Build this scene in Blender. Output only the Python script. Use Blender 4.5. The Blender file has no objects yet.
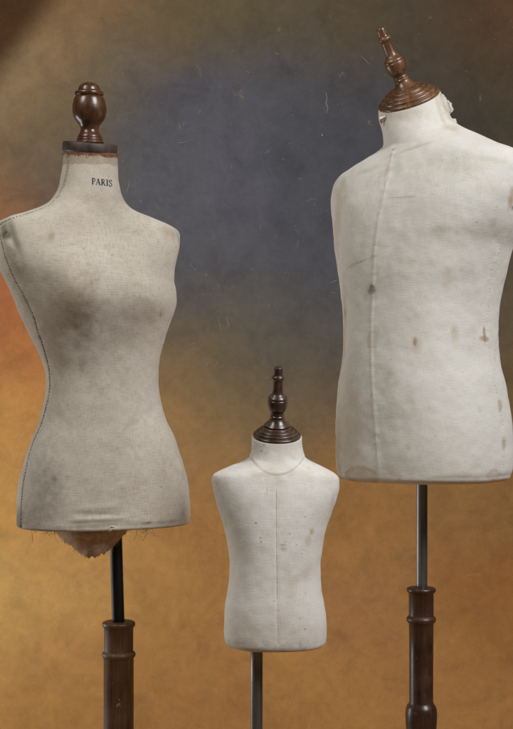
import bpy, bmesh, math, random
import numpy as np
from mathutils import Vector, Matrix, noise
from mathutils.bvhtree import BVHTree

random.seed(7)
rng = np.random.default_rng(7)
SC = bpy.context.scene
COL = SC.collection

# ------------------------------------------------------------------ camera
F = 1250.0            # focal length in photo pixels (photo 513 x 729)
CX, CY = 256.5, 400.0 # principal column, horizon row
CAMZ = 1.05
ZF = -0.22              # studio floor
cam_d = bpy.data.cameras.new('camera')
cam = bpy.data.objects.new('camera', cam_d)
COL.objects.link(cam)
cam.location = (0, 0, CAMZ)
cam.rotation_euler = (math.radians(90), 0, 0)
cam_d.sensor_fit = 'VERTICAL'
cam_d.sensor_height = 24.0
cam_d.lens = 24.0 * F / 729.0
cam_d.shift_y = (CY - 364.5) / 729.0
cam_d.clip_start = 0.05
cam_d.clip_end = 50
SC.camera = cam

# ------------------------------------------------------------------ world + studio softboxes + added backdrop fill
w = bpy.data.worlds.new('World')
SC.world = w
w.use_nodes = True
w.node_tree.nodes['Background'].inputs[0].default_value = (1.0, 0.92, 0.80, 1)
w.node_tree.nodes['Background'].inputs[1].default_value = 0.045


def area(name, loc, target, sx, sy, power, color=(1, 1, 1)):
    d = bpy.data.lights.new(name, 'AREA')
    d.shape = 'RECTANGLE'
    d.size, d.size_y = sx, sy
    d.energy = power
    d.color = color
    o = bpy.data.objects.new(name, d)
    COL.objects.link(o)
    o.location = loc
    v = Vector(target) - Vector(loc)
    o.rotation_euler = v.to_track_quat('-Z', 'Y').to_euler()
    return o


area('key_softbox', (2.0, 0.35, 3.35), (0.1, 2.5, 1.25), 1.1, 1.4, 119, (1.0, 0.99, 0.995))
area('fill_softbox', (-1.35, 1.25, 2.75), (-0.1, 2.5, 1.2), 0.6, 0.8, 20, (1.0, 0.95, 0.87))
area('added_backdrop_fill', (-1.75, 2.95, 0.6), (0.4, 4.1, 0.45), 0.5, 1.1, 16, (1.0, 0.99, 0.98))  # unseen lamp, added to even out the light on the backdrop
SC.view_settings.view_transform = 'Standard'
SC.view_settings.look = 'None'
SC.view_settings.exposure = 0.0
SC.view_settings.gamma = 1.0


# ------------------------------------------------------------------ helpers
def lin(c):
    c = c / 255.0
    return c / 12.92 if c <= 0.04045 else ((c + 0.055) / 1.055) ** 2.4


def rgb(r, g, b, k=1.0):
    return (lin(r) * k, lin(g) * k, lin(b) * k, 1)


def px(x, y, Y):
    return Vector(((x - CX) / F * Y, Y, CAMZ - (y - CY) / F * Y))


def pchip(pts):
    pts = sorted(pts)
    x = np.array([p[0] for p in pts], float)
    y = np.array([p[1] for p in pts], float)
    h = np.diff(x)
    d = np.diff(y) / h
    m = np.zeros_like(x)
    for i in range(1, len(x) - 1):
        if d[i - 1] * d[i] > 0:
            w1, w2 = 2 * h[i] + h[i - 1], h[i] + 2 * h[i - 1]
            m[i] = (w1 + w2) / (w1 / d[i - 1] + w2 / d[i])
    m[0], m[-1] = d[0], d[-1]

    def f(q):
        q = min(max(q, x[0]), x[-1])
        i = min(max(int(np.searchsorted(x, q)) - 1, 0), len(h) - 1)
        t = (q - x[i]) / h[i]
        return ((2 * t**3 - 3 * t**2 + 1) * y[i] + (t**3 - 2 * t**2 + t) * h[i] * m[i]
                + (-2 * t**3 + 3 * t**2) * y[i + 1] + (t**3 - t**2) * h[i] * m[i + 1])
    return f


def smooth(a, b, v):
    t = np.clip((v - a) / (b - a), 0, 1)
    return t * t * (3 - 2 * t)


def link_mesh(name, verts, faces, mat, parent=None, smooth_shade=True, local=True):
    """verts are world coordinates; they are stored relative to the parent thing"""
    me = bpy.data.meshes.new(name)
    me.from_pydata([tuple(v) for v in verts], [], faces)
    me.update()
    if smooth_shade:
        for p in me.polygons:
            p.use_smooth = True
    o = bpy.data.objects.new(name, me)
    COL.objects.link(o)
    if mat:
        me.materials.append(mat)
    if parent is not None:
        root = parent
        off = Vector((0, 0, 0))
        while root is not None:
            off += root.location
            root = root.parent
        me.transform(Matrix.Translation(-off))
        o.parent = parent
    return o


class MB:
    def __init__(self):
        self.v, self.f = [], []

    def add(self, verts, faces):
        n = len(self.v)
        self.v += [Vector(v) for v in verts]
        self.f += [tuple(i + n for i in f) for f in faces]

    def tube(self, pts, r, seg=6, closed_ends=True):
        pts = [Vector(p) for p in pts]
        n0 = len(self.v)
        k = len(pts)
        for i, p in enumerate(pts):
            t = (pts[min(i + 1, k - 1)] - pts[max(i - 1, 0)])
            if t.length < 1e-9:
                t = Vector((0, 0, 1))
            t.normalize()
            a = t.cross(Vector((0.13, 1, 0.07)))
            if a.length < 1e-3:
                a = t.cross(Vector((1, 0, 0)))
            a.normalize()
            b = t.cross(a)
            rr = r[i] if isinstance(r, (list, tuple)) else r
            for s in range(seg):
                an = 2 * math.pi * s / seg
                self.v.append(p + a * (rr * math.cos(an)) + b * (rr * math.sin(an)))
        for i in range(k - 1):
            for s in range(seg):
                s2 = (s + 1) % seg
                self.f.append((n0 + i * seg + s, n0 + i * seg + s2, n0 + (i + 1) * seg + s2, n0 + (i + 1) * seg + s))
        if closed_ends:
            self.f.append(tuple(n0 + s for s in range(seg))[::-1])
            self.f.append(tuple(n0 + (k - 1) * seg + s for s in range(seg)))

    def build(self, name, mat, parent=None, smooth_shade=True):
        return link_mesh(name, self.v, self.f, mat, parent, smooth_shade)


def lathe(name, prof, mat, parent, base, axis, seg=96, wob=0.0, squash=None):
    """turned piece: prof = [(radius, height)] along axis, object keeps its own frame"""
    # refine profile a little so that bevels shade well
    verts, faces = [], []
    n = len(prof)
    for i, (r, h) in enumerate(prof):
        for s in range(seg):
            a = 2 * math.pi * s / seg
            q = r
            if wob:
                q *= 1 + wob * noise.noise(Vector((math.cos(a) * 1.5, math.sin(a) * 1.5, h * 60)))
            verts.append((q * math.cos(a), q * math.sin(a), h))
    for i in range(n - 1):
        for s in range(seg):
            s2 = (s + 1) % seg
            faces.append((i * seg + s, i * seg + s2, (i + 1) * seg + s2, (i + 1) * seg + s))
    faces.append(tuple(range(seg))[::-1])
    faces.append(tuple((n - 1) * seg + s for s in range(seg)))
    me = bpy.data.meshes.new(name)
    me.from_pydata(verts, [], faces)
    me.update()
    for p in me.polygons:
        p.use_smooth = len(p.vertices) == 4
    try:
        me.set_sharp_from_angle(angle=math.radians(50))
    except Exception:
        pass
    me.materials.append(mat)
    o = bpy.data.objects.new(name, me)
    COL.objects.link(o)
    q = Vector(axis).normalized().to_track_quat('Z', 'Y')
    off = Vector((0, 0, 0))
    p = parent
    while p is not None:
        off += p.location
        p = p.parent
    o.location = Vector(base) - off
    o.rotation_mode = 'QUATERNION'
    o.rotation_quaternion = q
    o.parent = parent
    return o


def rounded(prof, step=0.0008):
    """resample a polyline profile as a gentle curve (Chaikin once)"""
    out = [prof[0]]
    for a, b in zip(prof[:-1], prof[1:]):
        out.append((a[0] * .8 + b[0] * .2, a[1] * .8 + b[1] * .2))
        out.append((a[0] * .2 + b[0] * .8, a[1] * .2 + b[1] * .8))
    out.append(prof[-1])
    return out


# ------------------------------------------------------------------ materials
class NT:
    def __init__(self, name):
        self.m = bpy.data.materials.new(name)
        self.m.use_nodes = True
        self.t = self.m.node_tree
        self.b = self.t.nodes['Principled BSDF']

    def n(self, typ, **kw):
        o = self.t.nodes.new(typ)
        for k, v in kw.items():
            setattr(o, k, v)
        return o

    def l(self, a, b):
        self.t.links.new(a, b)

    def noise(self, vec, scale, detail=4, rough=0.55, dist=0.0):
        o = self.n('ShaderNodeTexNoise')
        o.inputs['Scale'].default_value = scale
        o.inputs['Detail'].default_value = detail
        o.inputs['Roughness'].default_value = rough
        o.inputs['Distortion'].default_value = dist
        self.l(vec, o.inputs['Vector'])
        return o.outputs['Fac']

    def mapping(self, vec, scale, rot=(0, 0, 0)):
        o = self.n('ShaderNodeMapping')
        o.inputs['Scale'].default_value = scale
        o.inputs['Rotation'].default_value = rot
        self.l(vec, o.inputs['Vector'])
        return o.outputs['Vector']

    def ramp(self, fac, stops):
        o = self.n('ShaderNodeValToRGB')
        e = o.color_ramp.elements
        while len(e) < len(stops):
            e.new(0.5)
        for el, (p, c) in zip(e, stops):
            el.position = p
            el.color = c if len(c) == 4 else (*c, 1)
        self.l(fac, o.inputs['Fac'])
        return o.outputs['Color']

    def rng(self, fac, a, b, c, d):
        o = self.n('ShaderNodeMapRange')
        o.inputs[1].default_value, o.inputs[2].default_value = a, b
        o.inputs[3].default_value, o.inputs[4].default_value = c, d
        self.l(fac, o.inputs[0])
        return o.outputs[0]

    def mix(self, fac, a, b, mode='MIX'):
        o = self.n('ShaderNodeMix', data_type='RGBA', blend_type=mode)
        o.clamp_factor = True
        for sock, v in ((o.inputs[0], fac), (o.inputs[6], a), (o.inputs[7], b)):
            if hasattr(v, 'is_linked') or hasattr(v, 'links'):
                self.l(v, sock)
            else:
                sock.default_value = v
        return o.outputs[2]

    def math(self, op, a, b=0.0):
        o = self.n('ShaderNodeMath', operation=op)
        for sock, v in ((o.inputs[0], a), (o.inputs[1], b)):
            if hasattr(v, 'links'):
                self.l(v, sock)
            else:
                sock.default_value = v
        return o.outputs[0]

    def bump(self, h, strength, dist, prev=None):
        o = self.n('ShaderNodeBump')
        o.inputs['Strength'].default_value = strength
        o.inputs['Distance'].default_value = dist
        self.l(h, o.inputs['Height'])
        if prev is not None:
            self.l(prev, o.inputs['Normal'])
        return o.outputs['Normal']

    def attr(self, name):
        o = self.n('ShaderNodeAttribute', attribute_name=name)
        return o


def linen(name, base, light, tan, grime_shade, weave=1.0):
    M = NT(name)
    uv = M.n('ShaderNodeUVMap', uv_map='cloth').outputs['UV']
    pos = M.n('ShaderNodeTexCoord').outputs['Object']
    # slubby yarns of both directions (uv is in metres)
    hor = M.noise(M.mapping(uv, (64, 640, 1)), 1.0, 3, 0.6)
    ver = M.noise(M.mapping(uv, (640, 64, 1)), 1.0, 3, 0.6)
    fine = M.noise(M.mapping(uv, (1100, 1100, 1)), 1.0, 2, 0.5)
    yarn = M.math('ADD', M.math('MULTIPLY', hor, 0.55), M.math('MULTIPLY', ver, 0.45))
    yarn2 = M.math('ADD', M.math('MULTIPLY', yarn, 0.8), M.math('MULTIPLY', fine, 0.2))
    big = M.noise(pos, 7.0, 6, 0.62, 0.4)
    c = M.mix(M.rng(big, 0.3, 0.7, 0, 1), base, light)
    c = M.mix(1.0, c, M.ramp(yarn2, [(0.33, (1 - .30 * weave,) * 3), (0.5, (1 - .06 * weave,) * 3), (0.66, (1, 1, 1))]), 'MULTIPLY')
    # vague age stains
    ns = M.noise(pos, 16.0, 7, 0.68, 0.8)
    age = M.rng(ns, 0.56, 0.80, 0.0, 0.40 if weave > 1 else 0.24)
    c = M.mix(age, c, tan)
    td = M.noise(pos, 11.0, 5, 0.6, 1.2)
    tide = M.ramp(td, [(0.585, (0, 0, 0)), (0.60, (1, 1, 1)), (0.606, (0.35, 0.35, 0.35)), (0.68, (0.1, 0.1, 0.1))])
    c = M.mix(M.math('MULTIPLY', tide, 0.20 if weave > 1 else 0.14), c, tan)
    sp = M.noise(pos, 110.0, 3, 0.5)
    c = M.mix(M.rng(sp, 0.70, 0.80, 0.0, 0.45), c, grime_shade)
    jit = M.noise(pos, 55.0, 6, 0.7)
    ta = M.math('MULTIPLY', M.attr('tan').outputs['Fac'], M.rng(jit, 0.25, 0.75, 0.55, 1.25))
    c = M.mix(ta, c, tan)
    gr = M.math('MULTIPLY', M.attr('grime_shade').outputs['Fac'], M.rng(M.math('ADD', M.math('MULTIPLY', jit, .6), M.math('MULTIPLY', yarn2, .4)), 0.34, 0.66, 0.25, 1.3))
    c = M.mix(gr, c, grime_shade)
    M.l(c, M.b.inputs['Base Color'])
    M.b.inputs['Roughness'].default_value = 0.92
    M.b.inputs['Specular IOR Level'].default_value = 0.15
    M.b.inputs['Sheen Weight'].default_value = 0.12
    M.b.inputs['Sheen Roughness'].default_value = 0.5
    nb = M.bump(yarn2, 0.6, 0.0014)
    nb = M.bump(M.noise(pos, 28, 5, 0.6), 0.25, 0.003, nb)
    M.l(nb, M.b.inputs['Normal'])
    return M.m


def wood(name, dark, mid, light, rough=0.32, grain=1.0, coat=0.25):
    M = NT(name)
    pos = M.n('ShaderNodeTexCoord').outputs['Object']
    g = M.noise(M.mapping(pos, (150, 150, 9)), 1.0, 6, 0.65, 1.0)
    g2 = M.noise(M.mapping(pos, (600, 600, 25)), 1.0, 3, 0.6)
    b = M.noise(pos, 24, 5, 0.6)
    f = M.math('ADD', M.math('MULTIPLY', g, 0.6), M.math('MULTIPLY', b, 0.4))
    c = M.ramp(f, [(0.32, dark), (0.5, mid), (0.70, light)])
    c = M.mix(M.rng(g2, 0.5, 0.72, 0, 0.6 * grain), c, dark)
    wn = M.noise(pos, 170, 3, 0.6)
    c = M.mix(M.rng(wn, 0.66, 0.76, 0, 0.55), c, light)
    geo = M.n('ShaderNodeNewGeometry').outputs['Pointiness']
    c = M.mix(M.math('MULTIPLY', M.rng(geo, 0.52, 0.60, 0, 0.7), M.rng(wn, 0.35, 0.6, 0, 1)), c, light)
    du = M.noise(pos, 60, 6, 0.75)
    c = M.mix(M.rng(du, 0.60, 0.75, 0, 0.22), c, rgb(150, 138, 122))
    M.l(c, M.b.inputs['Base Color'])
    M.l(M.rng(b, 0.3, 0.7, rough * 0.8, rough * 1.5), M.b.inputs['Roughness'])
    M.b.inputs['Coat Weight'].default_value = coat
    M.b.inputs['Coat Roughness'].default_value = 0.2
    nb = M.bump(g2, 0.18, 0.0006)
    nb = M.bump(du, 0.10, 0.0012, nb)
    M.l(nb, M.b.inputs['Normal'])
    return M.m


def plain(name, col, rough=0.8, metal=0.0, var=0.25, scale=60, stretch=(1, 1, 1), bump=0.15):
    M = NT(name)
    pos = M.n('ShaderNodeTexCoord').outputs['Object']
    n = M.noise(M.mapping(pos, stretch), scale, 5, 0.6)
    c = M.mix(M.rng(n, 0.3, 0.7, 0, 1), tuple(v * (1 - var) for v in col[:3]) + (1,), tuple(min(1, v * (1 + var)) for v in col[:3]) + (1,))
    M.l(c, M.b.inputs['Base Color'])
    M.b.inputs['Metallic'].default_value = metal
    M.l(M.rng(n, 0.3, 0.7, rough * .85, min(1, rough * 1.2)), M.b.inputs['Roughness'])
    M.l(M.bump(n, bump, 0.001), M.b.inputs['Normal'])
    return M.m


GRIME = rgb(72, 62, 54)
TAN = rgb(165, 140, 104)
linen_grey = linen('grey linen', rgb(192, 183, 168), rgb(207, 200, 187), rgb(140, 118, 92), rgb(80, 68, 57), 1.5)
linen_white = linen('white linen', rgb(212, 209, 201), rgb(220, 218, 211), TAN, GRIME, 0.75)
linen_cream = linen('cream linen', rgb(221, 218, 211), rgb(228, 226, 220), rgb(170, 148, 116), GRIME, 0.72)
lining_m = plain('brown lining cloth', rgb(172, 146, 124), 0.95, 0, 0.30, 110, bump=0.8)
inner_m = plain('brown inner card', rgb(116, 90, 62), 0.9, 0, 0.3, 120)
under_m = plain('dark underside cloth', rgb(95, 84, 72), 0.95)
thread_dark = plain('dark thread', rgb(84, 72, 60), 0.9)
thread_pale = plain('pale thread', rgb(222, 218, 206), 0.9)
thread_tan = plain('tan thread', rgb(150, 122, 92), 0.9)
seam_grey = plain('grey seam cloth', rgb(186, 180, 166), 0.95, 0, .12, 200)
seam_white = plain('white seam cloth', rgb(212, 209, 200), 0.95, 0, .12, 200)
seam_cream = plain('cream seam cloth', rgb(170, 160, 144), 0.95, 0, .15, 200)
flap_m = plain('torn linen', rgb(196, 190, 176), 0.95, 0, .2, 260, bump=.5)
ink_m = plain('black ink', rgb(34, 30, 30), 0.8)
glue_m = plain('rusty glue', rgb(112, 76, 52), 0.85, 0, 0.6, 220, bump=0.9)
wood_knob = wood('dark varnished wood', rgb(28, 16, 10), rgb(78, 46, 27), rgb(128, 82, 46), 0.30, coat=.35)
wood_disc = wood('worn dark wood', rgb(34, 26, 22), rgb(62, 49, 42), rgb(92, 76, 64), 0.5, coat=0.05)
wood_warm = wood('warm brown wood', rgb(40, 25, 15), rgb(94, 63, 40), rgb(152, 109, 70), 0.32, coat=.35)
wood_deep = wood('deep brown wood', rgb(28, 18, 13), rgb(62, 43, 32), rgb(98, 72, 54), 0.32, coat=.35)
wood_post_grey = wood('dull brown post wood', rgb(46, 29, 17), rgb(88, 60, 38), rgb(118, 86, 58), 0.42, coat=0.05)
wood_post_red = wood('reddish dark post wood', rgb(26, 14, 8), rgb(58, 34, 20), rgb(88, 56, 36), 0.36, coat=0.2)
metal_black = plain('black painted metal', rgb(24, 21, 20), 0.45, 0.3, .3, 90, (1, 1, .2))
metal_steel = plain('dark steel', rgb(128, 124, 122), 0.38, 0.85, .3, 60, (1, 1, .1), 0.05)

# ------------------------------------------------------------------ backdrop: painted canvas sweep
BY = 4.1


def backdrop():
    K = 1.0
    ctrl = [  # photo column, row, painted colour
        (10, 90, (135, 112, 82)), (63, 60, (128, 104, 74)), (90, 20, (124, 96, 66)), (20, 125, (126, 102, 74)), (23, 153, (114, 95, 70)), (-20, 150, (134, 102, 70)),
        (4, 199, (138, 97, 66)), (-20, 240, (150, 97, 62)), (30, 195, (112, 88, 68)), (3, 313, (160, 97, 60)), (-30, 300, (162, 98, 60)), (23, 363, (164, 107, 62)),
        (3, 428, (166, 120, 66)), (28, 423, (166, 120, 66)), (-60, 450, (166, 122, 68)), (-60, 380, (164, 108, 62)),
        (60, 130, (108, 92, 68)), (44, 174, (92, 86, 78)), (70, 175, (90, 84, 78)), (40, 140, (110, 93, 70)),
        (104, 24, (120, 94, 64)), (133, 63, (97, 87, 72)), (110, 75, (100, 88, 70)), (150, 25, (106, 88, 62)), (130, 130, (84, 81, 80)),
        (200, 20, (100, 85, 60)), (243, 18, (97, 84, 58)), (300, 18, (88, 76, 58)), (354, 24, (82, 70, 52)), (300, 50, (80, 75, 72)), (230, 50, (84, 78, 70)), (354, 5, (86, 72, 52)),
        (400, 12, (76, 66, 52)), (434, 44, (73, 64, 53)), (460, 15, (84, 63, 44)), (503, 15, (90, 63, 42)), (530, 10, (98, 66, 42)), (485, 35, (82, 62, 44)),
        (493, 93, (72, 63, 48)), (470, 70, (72, 64, 54)), (510, 60, (80, 63, 44)), (560, 110, (80, 66, 48)), (480, 120, (68, 64, 60)), (515, 120, (76, 65, 48)),
        (164, 94, (83, 79, 82)), (203, 133, (85, 84, 88)), (300, 95, (76, 75, 78)), (350, 75, (72, 69, 68)), (230, 85, (84, 82, 86)),
        (160, 170, (86, 85, 88)), (230, 185, (83, 82, 87)), (313, 153, (74, 75, 78)), (340, 150, (72, 72, 75)), (370, 100, (70, 68, 68)),
        (243, 253, (84, 82, 86)), (200, 240, (85, 83, 86)), (310, 250, (77, 76, 80)), (194, 294, (84, 80, 78)), (320, 210, (75, 75, 79)),
        (253, 310, (86, 83, 80)), (310, 310, (80, 77, 76)), (420, 220, (74, 72, 72)), (324, 344, (82, 77, 72)),
        (180, 345, (98, 86, 70)), (253, 338, (90, 85, 75)), (220, 355, (98, 87, 68)), (300, 360, (92, 84, 70)),
        (184, 389, (127, 99, 66)), (213, 393, (110, 94, 66)), (310, 395, (106, 90, 68)), (330, 385, (98, 86, 68)), (260, 395, (106, 90, 66)),
        (203, 443, (137, 108, 72)), (323, 433, (124, 96, 64)), (260, 430, (124, 100, 68)), (175, 420, (144, 110, 68)),
        (205, 490, (148, 108, 64)), (363, 503, (139, 100, 56)), (345, 470, (134, 98, 58)),
        (505, 260, (80, 70, 56)), (509, 332, (90, 77, 60)), (512, 370, (100, 84, 58)), (516, 400, (110, 88, 56)), (560, 300, (90, 74, 54)), (530, 440, (118, 90, 54)),
        (420, 400, (108, 90, 64)), (420, 320, (84, 77, 70)),
        (13, 483, (163, 122, 68)), (40, 600, (172, 134, 79)), (23, 593, (172, 136, 80)), (74, 594, (173, 132, 77)), (20, 713, (155, 115, 64)), (63, 653, (160, 118, 70)), (20, 650, (165, 125, 72)), (90, 700, (152, 112, 64)),
        (60, 540, (168, 126, 72)), (80, 480, (160, 118, 66)), (183, 583, (157, 116, 66)), (150, 560, (162, 121, 69)), (165, 640, (158, 116, 66)), (183, 703, (146, 104, 60)), (150, 710, (148, 107, 61)),
        (200, 540, (152, 110, 62)), (205, 660, (150, 109, 63)), (230, 700, (146, 106, 61)),
        (340, 530, (142, 103, 58)), (354, 564, (141, 103, 62)), (353, 603, (145, 105, 65)), (343, 693, (147, 108, 62)), (380, 640, (145, 105, 62)), (300, 700, (148, 108, 62)),
        (483, 523, (128, 94, 54)), (450, 500, (134, 98, 58)), (510, 500, (126, 92, 52)), (494, 594, (132, 90, 48)), (460, 580, (138, 96, 54)), (490, 640, (138, 98, 54)), (483, 703, (145, 106, 62)), (450, 660, (144, 104, 60)),
        (400, 560, (140, 102, 60)), (250, 800, (148, 108, 62)), (450, 800, (146, 106, 62)), (50, 800, (155, 115, 66)),
    ]
    P = np.array([(c[0], c[1]) for c in ctrl], float)
    def tone(c):
        r, g, b = c[2]
        if r - b < 6:
            b = b + 2.5
        if c[0] < 30 and 220 < c[1] < 400:
            r, g, b = r * .95, g * .95, b * .93
        k = 1.0
        if c[1] > 450 and c[0] > 250:
            k = 1.0 + .08 * min(1, (c[0] - 250) / 100)
        if c[1] > 650:
            k *= 1.05
        if c[1] < 110 and c[0] < 150:
            k = 1.08
        if c[1] < 130 and c[0] > 440:
            k = 0.94
        r, g, b = r * k, g * k, b * k
        return [lin(r), lin(g), lin(b)]
    C = np.array([tone(c) for c in ctrl])
    # sheet: columns across X, rows along a sweep profile (wall, cove, floor)
    nx, prof = 300, []
    for z in np.linspace(3.3, ZF + 0.15, 560):
        prof.append((BY, z))
    for a in np.linspace(0, math.pi / 2, 16)[1:]:
        prof.append((BY - 0.15 + 0.15 * math.cos(a), ZF + 0.15 - 0.15 * math.sin(a)))
    for y in np.linspace(BY - 0.15, 0.9, 30)[1:]:
        prof.append((y, ZF))
    xs = np.linspace(-2.0, 2.0, nx)
    verts, cols = [], []
    for (y, z) in prof:
        for x in xs:
            wob = 0.004 * noise.noise(Vector((x * 1.2, z * 0.7, 3.0))) if z > ZF + 0.15 else 0
            verts.append((x, y + wob, z))
    V = np.array(verts)
    U = CX + V[:, 0] * F / BY
    W = CY - (V[:, 2] - CAMZ) * F / BY
    n1 = np.array([noise.fractal(Vector((x * 3.1, z * 3.1, y)), 1.0, 2.0, 4) for x, y, z in verts])
    n2 = np.array([noise.fractal(Vector((x * 3.1 + 9, z * 3.1, y + 5)), 1.0, 2.0, 4) for x, y, z in verts])
    Ud, Wd = U + 16 * n1, W + 16 * n2
    Wd = np.minimum(Wd, 820)
    out = np.zeros((len(V), 3))
    den = np.zeros(len(V))
    for (cx, cy), c in zip(P, C):
        d2 = (Ud - cx) ** 2 + (Wd - cy) ** 2
        wgt = np.exp(-d2 / (2 * 26.0 ** 2)) + 1e-4 / (1 + d2 / 1000.0) ** 2
        out += wgt[:, None] * c
        den += wgt
    out = out / den[:, None]
    # soft-edged dark brown top-left corner, mixed into the canvas colour
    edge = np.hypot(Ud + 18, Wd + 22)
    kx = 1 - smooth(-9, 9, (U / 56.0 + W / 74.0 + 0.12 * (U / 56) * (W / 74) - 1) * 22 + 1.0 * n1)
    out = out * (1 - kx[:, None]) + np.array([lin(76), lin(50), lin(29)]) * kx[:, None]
    faces = []
    for j in range(len(prof) - 1):
        for i in range(nx - 1):
            a = j * nx + i
            faces.append((a, a + nx, a + nx + 1, a + 1))
    M = NT('painted canvas')
    col = M.attr('paint').outputs['Color']
    pos = M.n('ShaderNodeTexCoord').outputs['Object']
    m1 = M.noise(pos, 9, 8, 0.68, 0.6)
    m2 = M.noise(pos, 45, 6, 0.65, 0.3)
    wv = M.noise(M.mapping(pos, (900, 900, 250)), 1.0, 2, 0.5)
    wv2 = M.noise(M.mapping(pos, (250, 250, 900)), 1.0, 2, 0.5)
    c = M.mix(1.0, col, M.ramp(m1, [(0.28, (0.80, 0.80, 0.82)), (0.5, (1, 1, 1)), (0.74, (1.16, 1.15, 1.13))]), 'MULTIPLY')
    c = M.mix(1.0, c, M.ramp(m2, [(0.3, (0.91, 0.91, 0.91)), (0.7, (1.06, 1.06, 1.05))]), 'MULTIPLY')
    st = M.noise(M.mapping(pos, (1, 1, 1), (0, .5, 0)), 22, 7, 0.7, 1.2)
    c = M.mix(M.rng(st, 0.63, 0.74, 0, 0.22), c, rgb(196, 164, 120))
    c = M.mix(M.rng(M.noise(pos, 260, 2, 0.5), 0.72, 0.8, 0, 0.30), c, rgb(190, 180, 165))
    c = M.mix(1.0, c, M.ramp(M.math('MULTIPLY', M.math('ADD', wv, wv2), .5), [(0.38, (0.90, 0.90, 0.90)), (0.62, (1.05, 1.05, 1.05))]), 'MULTIPLY')
    br = M.n('ShaderNodeMix', data_type='RGBA', blend_type='MULTIPLY')
    br.inputs[0].default_value = 1.0
    M.l(c, br.inputs[6])
    br.inputs[7].default_value = (PAINT * 0.99, PAINT * 1.03, PAINT * 1.06, 1)
    M.l(br.outputs[2], M.b.inputs['Base Color'])
    M.b.inputs['Roughness'].default_value = 0.85
    M.b.inputs['Specular IOR Level'].default_value = 0.2
    nb = M.bump(M.math('ADD', wv, wv2), 0.15, 0.0008)
    nb = M.bump(m1, 0.1, 0.01, nb)
    M.l(nb, M.b.inputs['Normal'])
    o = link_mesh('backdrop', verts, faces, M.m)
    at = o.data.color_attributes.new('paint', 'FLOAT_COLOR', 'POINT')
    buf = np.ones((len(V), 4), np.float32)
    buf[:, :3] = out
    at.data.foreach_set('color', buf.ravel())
    o['kind'] = 'structure'
    sol = o.modifiers.new('thickness', 'SOLIDIFY')
    sol.thickness = 0.003
    sol.offset = -1
    # scratches and chips of bare canvas
    chips = MB()

    def stroke(pts, wpx):
        q = []
        for x, y in pts:
            b = px(x, y, BY)
            b.y += 0.004 * noise.noise(Vector((b.x * 1.2, b.z * 0.7, 3.0))) - 0.0002
            q.append(b)
        k = len(q)
        vs = []
        for i in range(k):
            t = (q[min(i + 1, k - 1)] - q[max(i - 1, 0)]).normalized()
            sd = Vector((-t.z, 0, t.x)) * wpx * BY / F * (0.35 + 0.65 * math.sin(math.pi * (i + .5) / k))
            vs += [q[i] - sd, q[i] + Vector((0, -.0006, 0)), q[i] + sd]
        fs = []
        for i in range(k - 1):
            a = 3 * i
            fs += [(a, a + 1, a + 4, a + 3), (a + 1, a + 2, a + 5, a + 4)]
        chips.add(vs, fs)
    stroke([(326, 92), (327, 98), (326, 103), (328, 108), (327, 113)], 0.36)
    stroke([(322, 134), (322.5, 136)], 0.8)
    for s in [((282, 158), (285, 160.5)), ((297.5, 178), (302, 178.7)), ((268, 188.5), (271.5, 189.5)), ((260, 225), (261, 231)),
              ((231, 169), (232, 164)), ((275, 53), (279, 53.6)), ((247, 71), (249, 73)), ((235, 95), (236.5, 95.5)),
              ((252, 268), (253.5, 270)), ((361, 56), (369, 64)), ((220, 85), (221, 89)), ((190, 265), (193, 268)),
              ((182, 262), (182.8, 263)), ((195, 254), (196.5, 255)), ((218, 318), (221, 330)), ((206, 362), (207, 366)), ((226, 317), (229, 327)),
              ((330, 283), (338, 280)), ((331, 292), (337, 293)), ((130, 180), (126, 194)), ((122, 161), (123.5, 161.2)), ((58, 11), (61, 11.5)),
              ((47, 28), (48.5, 28.4)), ((402, 560), (411, 556)), ((178, 143), (187, 141)), ((140, 200), (142, 203)), ((197, 268), (194, 271))]:
        (a, b), (c_, d) = s
        m = ((a + c_) / 2 + random.uniform(-.6, .6), (b + d) / 2 + random.uniform(-.6, .6))
        stroke([s[0], m, s[1]], random.uniform(0.16, 0.30))
    for _ in range(60):
        x, y = random.uniform(115, 340), random.uniform(50, 330)
        stroke([(x, y), (x + random.uniform(-.8, .8), y + random.uniform(-.8, .8))], random.uniform(.15, .3))
    chips.build('paint_chips', plain('bare canvas chips', rgb(138, 135, 132), .9), o)
    return o


PAINT = 1.27
backdrop()


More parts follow.
